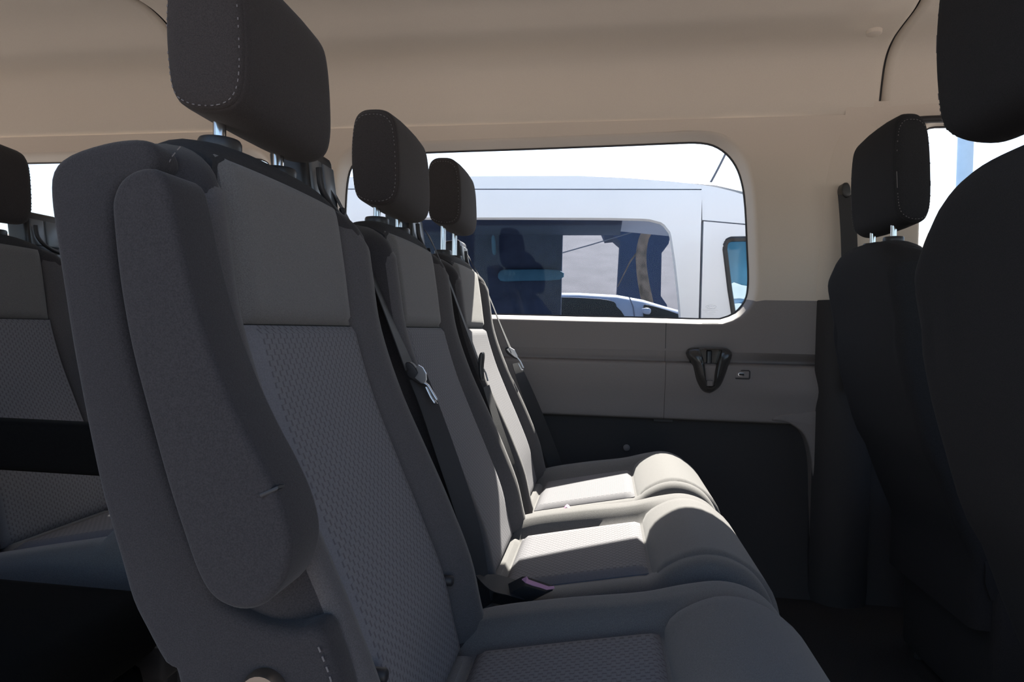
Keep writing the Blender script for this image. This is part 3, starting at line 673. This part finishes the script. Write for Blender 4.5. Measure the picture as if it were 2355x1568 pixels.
buckle_px(t, [(1204, 1324, 0.93), (1274, 1347, 0.93), (1273, 1357, 0.92), (1255, 1362, 0.915), (1203, 1348, 0.915)], 1, (-0.05, 0.015, -0.035), [(1208, 1327, 0.925), (1212, 1334, 0.925), (1258, 1350, 0.925), (1270, 1349, 0.925), (1272, 1355, 0.92), (1254, 1358, 0.918), (1206, 1342, 0.92)])
strap([PY(1108, 1322, 0.91), PY(1140, 1340, 0.925), PY(1180, 1352, 0.935), PY(1215, 1362, 0.94)], [(0.3, 0.9, -0.3), (0.2, 1, 0.2), (0.2, 1, 0.2), (0.2, 1, 0.2)], 0.040, t)
# second belt
YC = 1.375
b2 = thing('seat_belt', (-0.2, YC, 0.4), 'black seat belt seen edge-on between the middle and far seats', 'seat belt', 'seat belts of the middle row')
strap([PY(982, 535, 1.315), PY(992, 555, 1.335), PY(1006, 585, 1.352), PY(1030, 640, 1.362), PY(1065, 735, 1.37), PY(1098, 825, 1.372), PY(1112, 875, 1.372)], [(0, 1, -0.2), (0.0, 1, -0.3), (-0.1, 1, -0.2), (-0.16, 1, 0.04), (-0.14, 1, 0.02), (-0.12, 1, 0.0), (-0.08, 1, 0.0)], 0.046, b2)
strap([PY(1118, 888, 1.372), PY(1140, 960, 1.37), PY(1165, 1040, 1.365), PY(1185, 1110, 1.36), PY(1207, 1185, 1.36)], [(0.2, 1, 0.1), (0.2, 0.9, 0.1), (0.3, 0.8, 0.1), (0.4, 0.7, 0.1), (0.4, 0.7, 0.1)], 0.036, b2)
o = trace([(1103, 822), (1107, 811), (1112, 811), (1113, 822), (1111, 845), (1112, 870), (1107, 872), (1103, 850)], 1.36, 4); v, f = slab(o, 1.345, 1.372, 0.003); tg = obj('tongue', v, f, M_PLASTIC, parent=b2)
v, f = tube([PY(1111, 846, 1.35), PY(1117, 858, 1.35), PY(1122, 876, 1.35)], 0.0018, 6); obj('blade', v, f, M_METAL, parent=tg)
t = thing('seat_belt_buckle', PY(1195, 1215, 1.36), 'grey buckle stalk at the sunlit gap between the middle and far seats', 'buckle', 'buckles of the middle row')
o = trace([(1181, 1177), (1186, 1182), (1193, 1181), (1198, 1174), (1204, 1184), (1207, 1197), (1198, 1215), (1190, 1228), (1188, 1205)], 1.355, 3); v, f = slab(o, 1.345, 1.362, 0.003); obj('buckle_stalk', v, f, M_GREY, parent=t)
t = thing('seat_belt_buckle', PY(1303, 1175, 1.40), 'tip of a red buckle button peeking over the sunlit cushion ridge', 'buckle', 'buckles of the middle row')
o = trace([(1296, 1172), (1303, 1164), (1311, 1171), (1312, 1180), (1295, 1180)], 1.41, 2); v, f = slab(o, 1.405, 1.43, 0.002); obj('release_button', v, f, M_RED, parent=t)
# third belt, beside the window
b3 = thing('seat_belt', (-0.2, 1.83, 0.4), 'black seat belt of the far seat against the grey side panel', 'seat belt', 'seat belts of the middle row')
strap([PY(1075, 585, 1.775), PY(1085, 605, 1.79), PY(1105, 640, 1.81), PY(1128, 690, 1.82), PY(1152, 750, 1.83), PY(1178, 812, 1.835)], [(0, 1, -0.2), (0.0, 1, -0.3), (-0.05, 1, -0.1), (-0.10, 1, 0.03), (-0.08, 1, 0.0), (0.0, 1, 0)], 0.046, b3)
strap([PY(1186, 835, 1.835), PY(1204, 880, 1.84), PY(1230, 945, 1.85), PY(1258, 1020, 1.87), PY(1284, 1088, 1.885)], [(0.3, 0.9, 0.05), (0.5, 0.8, 0.1), (0.7, 0.7, 0.1), (0.8, 0.5, 0.1), (0.8, 0.5, 0.1)], 0.047, b3)
tongue([(1162, 801), (1170, 798), (1182, 806), (1190, 820), (1192, 826), (1180, 822), (1166, 812)], [(1166, 803), (1174, 798), (1184, 804), (1191, 818), (1192, 824), (1184, 820), (1172, 810)], [(1190, 823), (1196, 830), (1204, 846), (1204, 850), (1200, 851), (1192, 836)], 1.825, b3)
a = PY(1283, 1083, 1.88); v, f = rbox(a, (0.055, 0.03, 0.018), 0.004, Matrix.Rotation(math.radians(8), 3, 'Y')); obj('anchor', v, f, M_GREY, parent=b3)

# ------------------------------------------------------------------ seats behind and in front
G3 = 'seats of the row behind'
r2, LR2 = make_seat('van_seat', 'dim grey seat of the row behind, seen past the nearest backrest', -0.91, Y2, G3)
r1 = thing('folded_seat', (-0.95, Y1, 0), 'black back of a folded-down aisle seat in the row behind', 'seat', G3)
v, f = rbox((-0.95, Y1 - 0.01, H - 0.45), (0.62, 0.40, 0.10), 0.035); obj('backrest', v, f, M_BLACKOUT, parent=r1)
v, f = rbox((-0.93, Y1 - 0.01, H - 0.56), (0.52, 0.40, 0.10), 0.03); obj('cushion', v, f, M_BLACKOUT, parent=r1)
for x_ in (-1.12, -0.75):
    for y_ in (-0.15, 0.13): v, f = rbox((x_, Y1 + y_, 0.105), (0.05, 0.035, 0.21), 0.008); obj('leg', v, f, M_DARK, parent=r1)
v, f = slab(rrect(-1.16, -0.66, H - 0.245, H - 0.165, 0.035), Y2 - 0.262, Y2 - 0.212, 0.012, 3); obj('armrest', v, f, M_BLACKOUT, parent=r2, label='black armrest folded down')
G1 = 'front seats'
FRONT = (mat('front_seat_fabric', (0.022, 0.022, 0.024), 0.92, noise=0.2, nscale=800, bump=0.3, spec=0.2),) * 3
drv, LD = make_seat('front_seat', "dark driver's seat seen from behind in front of the beige pillar", 1.045, 1.60, G1, hr_dz=0.005, hr_s=1.25, wide=0.94, guide=False, top=0.035, shoulder=0.06, mats=FRONT, pedestal=True, zb=-0.60, hr_t=0.70, hr_h=1.10)
pas, LP = make_seat('front_seat', 'large dark front passenger seat cut by the picture edge, seen from behind', 0.87, 0.72, G1, hr_dz=0.012, hr_s=1.45, wide=1.06, guide=False, top=0.02, shoulder=0.11, mats=FRONT, pedestal=True, zb=-0.60, hr_t=0.85, hr_dx=-0.022)
# driver's belt upper anchor on the pillar
t = thing('belt_anchor', PY(1937, 560, 2.03), 'black upper belt anchor and strap on the beige pillar behind the driver headrest', 'belt anchor')
o = trace([(1934, 425), (1944, 424), (1950, 436), (1950, 452), (1940, 458), (1932, 450), (1930, 437)], 2.03, 4); v, f = slab(o, 2.005, 2.05, 0.006); obj('anchor_loop', v, f, M_PLASTIC, parent=t)
strap([PY(1946, 448, 2.012), PY(1950, 500, 2.01), PY(1953, 560, 2.008), PY(1956, 700, 2.0), PY(1960, 900, 1.99)], [(1, 0, 0)] * 5, 0.046, t)

# ------------------------------------------------------------------ outside
v = [(-60, -60, GROUND), (60, -60, GROUND), (60, 11, GROUND), (-60, 11, GROUND), (60, 26, GROUND + 5.4), (-60, 26, GROUND + 5.4), (60, 60, GROUND + 5.6), (-60, 60, GROUND + 5.6)]
struct('ground', v[:4], [(0, 1, 2, 3)], M_ASPHALT, smooth=False)
struct('reflection_slope', v[2:], [(1, 0, 2, 3), (3, 2, 4, 5)], M_SLOPE, smooth=False)  # added slope, imitates the pale road reflection behind the van glass
# the white van parked alongside
VY = 3.35
ov = thing('parked_van', (0.0, VY + 0.9, GROUND), 'white passenger van parked alongside, seen through the large side window', 'van')
def to2(pix, Y=VY): return [(p[0], p[2]) for p in [PY(a, b, Y) for a, b in pix]]
def ring_plate(outer, inner, y, centre, n=120, depth=0.05):
    A = ring_resample(outer, centre, n); B = ring_resample(inner, centre, n)
    for c in outer:
        k = min(range(n), key=lambda i: (A[i][0]-c[0])**2 + (A[i][1]-c[1])**2); A[k] = c
    Bi = inset2(B, 0.02)
    return loft([[(p[0], y + depth, p[1]) for p in A], [(p[0], y, p[1]) for p in A], [(p[0], y, p[1]) for p in B], [(p[0], y + 0.008, p[1]) for p in inset2(B, 0.004)], [(p[0], y + 0.02, p[1]) for p in inset2(B, 0.009)]], cap0=False, cap1=False), B
zg = GROUND + 0.25
roof_px = [(1614, 424), (1550, 416), (1450, 408), (1330, 403), (1100, 404), (780, 406)]
sx = to2([(1613, 600)])[0][0]
seam_z = lambda x: None
win = to2([(880, 500), (1000, 500), (1200, 500), (1400, 501), (1490, 503), (1525, 512), (1543, 535), (1553, 600), (1562, 680), (1568, 760), (1560, 800), (1400, 806), (1000, 806), (860, 800), (850, 650), (858, 520)])
top = to2([(1612, 437)])[0][1]; topl = to2([(780, 431)])[0][1]
outer = [(-2.4, zg), (sx - 0.006, zg), (sx - 0.006, top), (-2.4, topl)]
cw = (to2([(1250, 650)])[0])
(vv, ff), B = ring_plate(outer, win, VY, cw, 200); obj('side_panel', vv, ff, M_WHITE, parent=ov, angle=30)
g = [(p[0], p[1]) for p in inset2(B, 0.008)]
vv, ff = loft([[(p[0], VY + 0.02, p[1]) for p in g], [(p[0], VY + 0.025, p[1]) for p in g]]); obj('side_window', vv, ff, M_TINT, parent=ov, smooth=False)
# roof edge above the gutter line, door frame panel ahead of the seam
re_ = [(x, z) for x, z in to2(roof_px)]
strip = re_ + [(-2.4, re_[-1][1])] + [(-2.4, topl + 0.008), (sx - 0.006, top + 0.008)]
vv, ff = loft([[(p[0], VY + 0.01, p[1]) for p in strip], [(p[0], VY + 0.06, p[1]) for p in strip]]); obj('roof_edge', vv, ff, M_WHITE, parent=ov, smooth=False)
dz = to2([(1616, 506)])[0][1]; dz2 = to2([(1730, 516)])[0][1]
door_outer = [(sx + 0.006, zg), (1.75, zg), (1.75, to2([(1900, 700)])[0][1]), (1.25, dz2 - 0.14), (to2([(1730, 516)])[0][0], dz2 - 0.006), (sx + 0.006, dz - 0.006)]
dwin = to2([(1664, 570), (1668, 553), (1680, 547), (1740, 546), (1800, 560), (1860, 620), (1900, 720), (1880, 742), (1800, 745), (1700, 740), (1685, 728), (1676, 670)])
cd = to2([(1760, 660)])[0]
(vv, ff), B2 = ring_plate(door_outer, dwin, VY, cd, 160); obj('front_door', vv, ff, M_WHITE, parent=ov, angle=30)
s = tube([(p[0], VY + 0.004, p[1]) for p in inset2(B2, 0.006)] + [(lambda p: (p[0], VY + 0.004, p[1]))(inset2(B2, 0.006)[0])], 0.014, 6); obj('window_seal', s[0], s[1], M_SEAL, parent=ov)
g = inset2(B2, 0.008); vv, ff = loft([[(p[0], VY + 0.02, p[1]) for p in g], [(p[0], VY + 0.025, p[1]) for p in g]]); obj('door_window', vv, ff, glass_mat('pale_glass', (0.72, 0.86, 0.95), 0.01), parent=ov, smooth=False)
up_ = to2([(1614, 424), (1650, 430), (1690, 440), (1730, 453), (1800, 482), (1880, 530)]) + [(1.25, dz2 - 0.13), (to2([(1730, 516)])[0][0], dz2 + 0.002), (sx, dz + 0.002)]
vv, ff = loft([[(p[0], VY + 0.008, p[1]) for p in up_], [(p[0], VY + 0.06, p[1]) for p in up_]]); obj('cab_roof_side', vv, ff, M_WHITE, parent=ov, smooth=False)
# dark gaps behind the panel joints
vv, ff = rbox((sx, VY + 0.055, (zg + top) / 2), (0.05, 0.02, top - zg + 0.05), 0); obj('panel_gap', vv, ff, M_SEAM, parent=ov)
vv, ff = rbox(((sx - 2.4) / 2, VY + 0.068, top + 0.003), (sx + 2.4, 0.01, 0.05), 0); obj('panel_gap', vv, ff, M_SEAM, parent=ov)
vv, ff = rbox((sx + 0.45, VY + 0.068, (dz + dz2) / 2), (0.9, 0.01, 0.06), 0); obj('panel_gap', vv, ff, M_SEAM, parent=ov)
# roof, far side with its own window opening, floor, seat rows inside
rt = re_[3][1]
prof = [(VY + 0.03, -0.01), (VY + 0.10, 0.02), (VY + 0.4, 0.05), (VY + 1.0, 0.06), (VY + 1.6, 0.05), (VY + 1.9, 0.0)]
vv, ff = loft([[(x, y, rt + z + dzz) for y, z in prof] for x, dzz in ((-2.4, -0.01), (-1, 0), (0.1, -0.0), (0.55, -0.045), (1.0, -0.16), (1.25, -0.28))], closed=False, cap0=False, cap1=False); obj('roof', vv, ff, M_WHITE, parent=ov)
FY = VY + 1.85
vv, ff = rbox((-1.15, VY + 0.95, rt - 0.03), (2.5, 1.8, 0.02), 0); obj('roof_lining', vv, ff, M_NAVY, parent=ov)
far_open = to2([(1296, 470), (1600, 470), (1700, 520), (1760, 640), (1780, 760), (1296, 760)], FY)
lo = min(p[1] for p in far_open)
xa = far_open[0][0]
vv, ff = rbox(((xa - 2.4) / 2, FY, (zg + rt) / 2), (xa + 2.4, 0.05, rt - zg), 0.01); obj('far_side', vv, ff, M_NAVY, parent=ov)
vv, ff = rbox(((xa + 1.9) / 2, FY, (zg + lo) / 2), (1.9 - xa, 0.05, lo - zg), 0.01); obj('far_side', vv, ff, M_NAVY, parent=ov)
vv, ff = rbox((-0.3, VY + 0.95, zg + 0.02), (4.2, 1.85, 0.05), 0.01); obj('van_floor', vv, ff, M_NAVY, parent=ov)
def inside(pix, y0, y1, m, nm, n=3):
    o = trace(pix, y0, n); vv, ff = slab(o, y0, y1, 0.01, 2); return obj(nm, vv, ff, m, parent=ov)
inside([(1150, 622), (1190, 619), (1286, 621), (1286, 642), (1200, 645), (1150, 645)], FY - 0.08, FY - 0.03, M_TEAL, 'interior_panel')
inside([(1130, 545), (1136, 543), (1139, 580), (1132, 582)], FY - 0.08, FY - 0.03, M_TEAL, 'interior_handle')
# steering wheel and cab trim seen through the door window
c = PY(1705, 760, VY + 0.75); rp = [(c[0] + 0.19 * math.cos(a) * 0.9, c[1] + 0.19 * math.sin(a) * 0.5, c[2] + 0.19 * math.sin(a)) for a in [k * math.pi / 16 for k in range(33)]]
vv, ff = tube(rp, 0.016, 8); sw = obj('steering_wheel', vv, ff, M_POST, parent=ov)
for a in (80, 200, 330):
    a = math.radians(a); vv, ff = tube([c, (c[0] + 0.17 * math.cos(a), c[1] + 0.09 * math.sin(a), c[2] + 0.19 * math.sin(a))], 0.014, 8); obj('spoke', vv, ff, M_POST, parent=sw)
inside([(1640, 520), (1900, 520), (1900, 640), (1740, 660), (1690, 648), (1640, 660)], VY + 1.6, VY + 1.65, M_TEAL, 'cab_trim', 2)
for wx in (-1.7, 1.3):
    rg = [[(wx + r * math.cos(a), VY + y, GROUND + 0.35 + r * math.sin(a)) for a in [k * math.pi / 14 for k in range(28)]] for r, y in ((0.20, 0.02), (0.22, -0.01), (0.33, -0.01), (0.35, 0.02), (0.35, 0.22))]
    vv, ff = loft(rg); obj('wheel', vv, ff, M_SEAL, parent=ov)

# white car beyond, seen through the van's windows
CY = 6.6
car = thing('white_car', (-0.2, CY + 0.8, GROUND), 'white car roof and windows low behind the parked van glass', 'car')
body = to2([(1060, 690), (1110, 679), (1200, 672), (1330, 672), (1420, 677), (1480, 688), (1540, 706), (1600, 722), (1700, 750), (1760, 800), (1770, 870), (1060, 870)], CY)
body = [(x, z if z > -0.0 else z) for x, z in body[:-2]] + [(body[-3][0] + 0.05, GROUND + 0.25), (body[-1][0], GROUND + 0.25)]
for wx in (-1.2, 1.2):
    rg = [[(wx + r * math.cos(a), CY + y, GROUND + 0.33 + r * math.sin(a)) for a in [k * math.pi / 14 for k in range(28)]] for r, y in ((0.20, 0.02), (0.31, -0.01), (0.33, 0.02), (0.33, 0.20))]
    vv, ff = loft(rg); obj('wheel', vv, ff, M_SEAL, parent=car)
vv, ff = slab(body, CY, CY + 1.7, 0.12, 4); cb = obj('car_body', vv, ff, M_WHITE, parent=car)
for px_ in ([(1110, 690), (1200, 683), (1320, 684), (1400, 690), (1418, 705), (1410, 735), (1110, 735)], [(1480, 705), (1495, 702), (1560, 722), (1580, 740), (1490, 740)]):
    o = trace(px_, CY - 0.01, 3); vv, ff = slab(o, CY - 0.012, CY + 0.02, 0.004, 2); obj('car_window', vv, ff, M_SEAL, parent=car)
vv, ff = tube([PY(1447, 683, CY - 0.004), PY(1456, 705, CY - 0.004), PY(1460, 735, CY - 0.004)], 0.006, 6); obj('door_gap', vv, ff, M_SEAM, parent=car)
for px_ in ([(1201, 711), (1222, 711), (1221, 720), (1203, 720)], [(1240, 712), (1262, 713), (1260, 720), (1243, 720)]):
    o = trace(px_, CY - 0.02, 2); vv, ff = slab(o, CY - 0.018, CY - 0.010, 0.003, 2); obj('window_sticker', vv, ff, M_POST, parent=car)
o = trace([(1476, 710), (1490, 708), (1497, 712), (1494, 722), (1480, 720)], CY - 0.1, 3); vv, ff = slab(o, CY - 0.12, CY - 0.04, 0.02, 2); obj('wing_mirror', vv, ff, M_WHITE, parent=car)

# curved bare trunk and dark shape: window reflections built as objects behind the glass
TY = 8.75
tr = thing('reflected_trunk', PY(1500, 900, TY), 'curved bare brown tree trunk, a reflection built as an object behind the parked van glass', 'tree')
pt = [(1500, 960), (1500, 800), (1497, 740), (1490, 700), (1480, 650), (1475, 610), (1475, 580), (1482, 545), (1500, 515), (1520, 490), (1545, 455)]
P = catmull([Vector(PY(a, b, TY)) for a, b in pt], 4); vv, ff = tube(P, [0.088 - 0.03 * k / len(P) for k in range(len(P))], 12); obj('trunk', vv, ff, M_BARK, parent=tr)
vv, ff = tube([PY(1482, 560, TY), PY(1450, 600, TY), PY(1420, 660, TY)], [0.014, 0.010, 0.006], 8); obj('branch', vv, ff, M_BARK, parent=tr)
SY = 9.7
sh = thing('reflected_shape', PY(1470, 900, SY), 'tall dark blue silhouette behind the curved tree trunk, standing in for a reflection', 'reflected_shape')
o = trc([(1372, 470), (1380, 520), (1390, 543), (1410, 541), (1426, 555), (1421, 640), (1414, 760), (1414, 960), (1560, 960), (1536, 720), (1534, 700), (1520, 680), (1522, 580), (1538, 560), (1545, 530), (1550, 470)], SY)
vv, ff = slab(o, SY, SY + 0.8, 0.02, 2); obj('reflected_shape_slab', vv, ff, mat('dark_blue_reflection', (0.02, 0.04, 0.10), 0.8, noise=0.1, nscale=5), parent=sh, angle=25)  # added dark slab in place of a silhouette reflected in the glass

# overhead wires and a pale post ahead
def wire(a, b, Y, label, r=0.012):
    p, q = Vector(PY(*a, Y)), Vector(PY(*b, Y)); t = thing('overhead_wire', tuple(p), label, 'wire')
    vv, ff = tube([p + (q - p) * k / 8 - Vector((0, 0, 0.05 * math.sin(math.pi * k / 8))) for k in range(9)], r, 6); obj('cable', vv, ff, M_WIRE, parent=t)
wire((1620, 445), (1700, 285), 12.0, 'thin dark overhead wire slanting across the white sky at the window corner', 0.020)
wire((1050, 640), (1560, 500), 8.9, 'dark thin reflected wire built behind the parked van glass', 0.008)  # this wire and the next: reflected wires modelled as cables behind the glass
wire((1090, 600), (1300, 480), 7.6, 'pale thin reflected wire built crossing behind the parked van glass', 0.005)
PYY = 6.0
po = thing('lamp_post', PY(2222, 900, PYY), "pale blue post outside the driver's door window", 'post')
a = PY(2206, 240, PYY); b = PY(2241, 240, PYY); c = (a[0] + b[0]) / 2; vv, ff = tube([(c, PYY, GROUND), (c, PYY, a[2] * 0.6), (c, PYY, a[2] + 1.2)], (b[0] - a[0]) / 2, 16); obj('post_shaft', vv, ff, M_POST, parent=po)
vv, ff = rbox((c, PYY, GROUND + 0.06), (0.3, 0.3, 0.12), 0.02); obj('post_base', vv, ff, M_POST, parent=po)
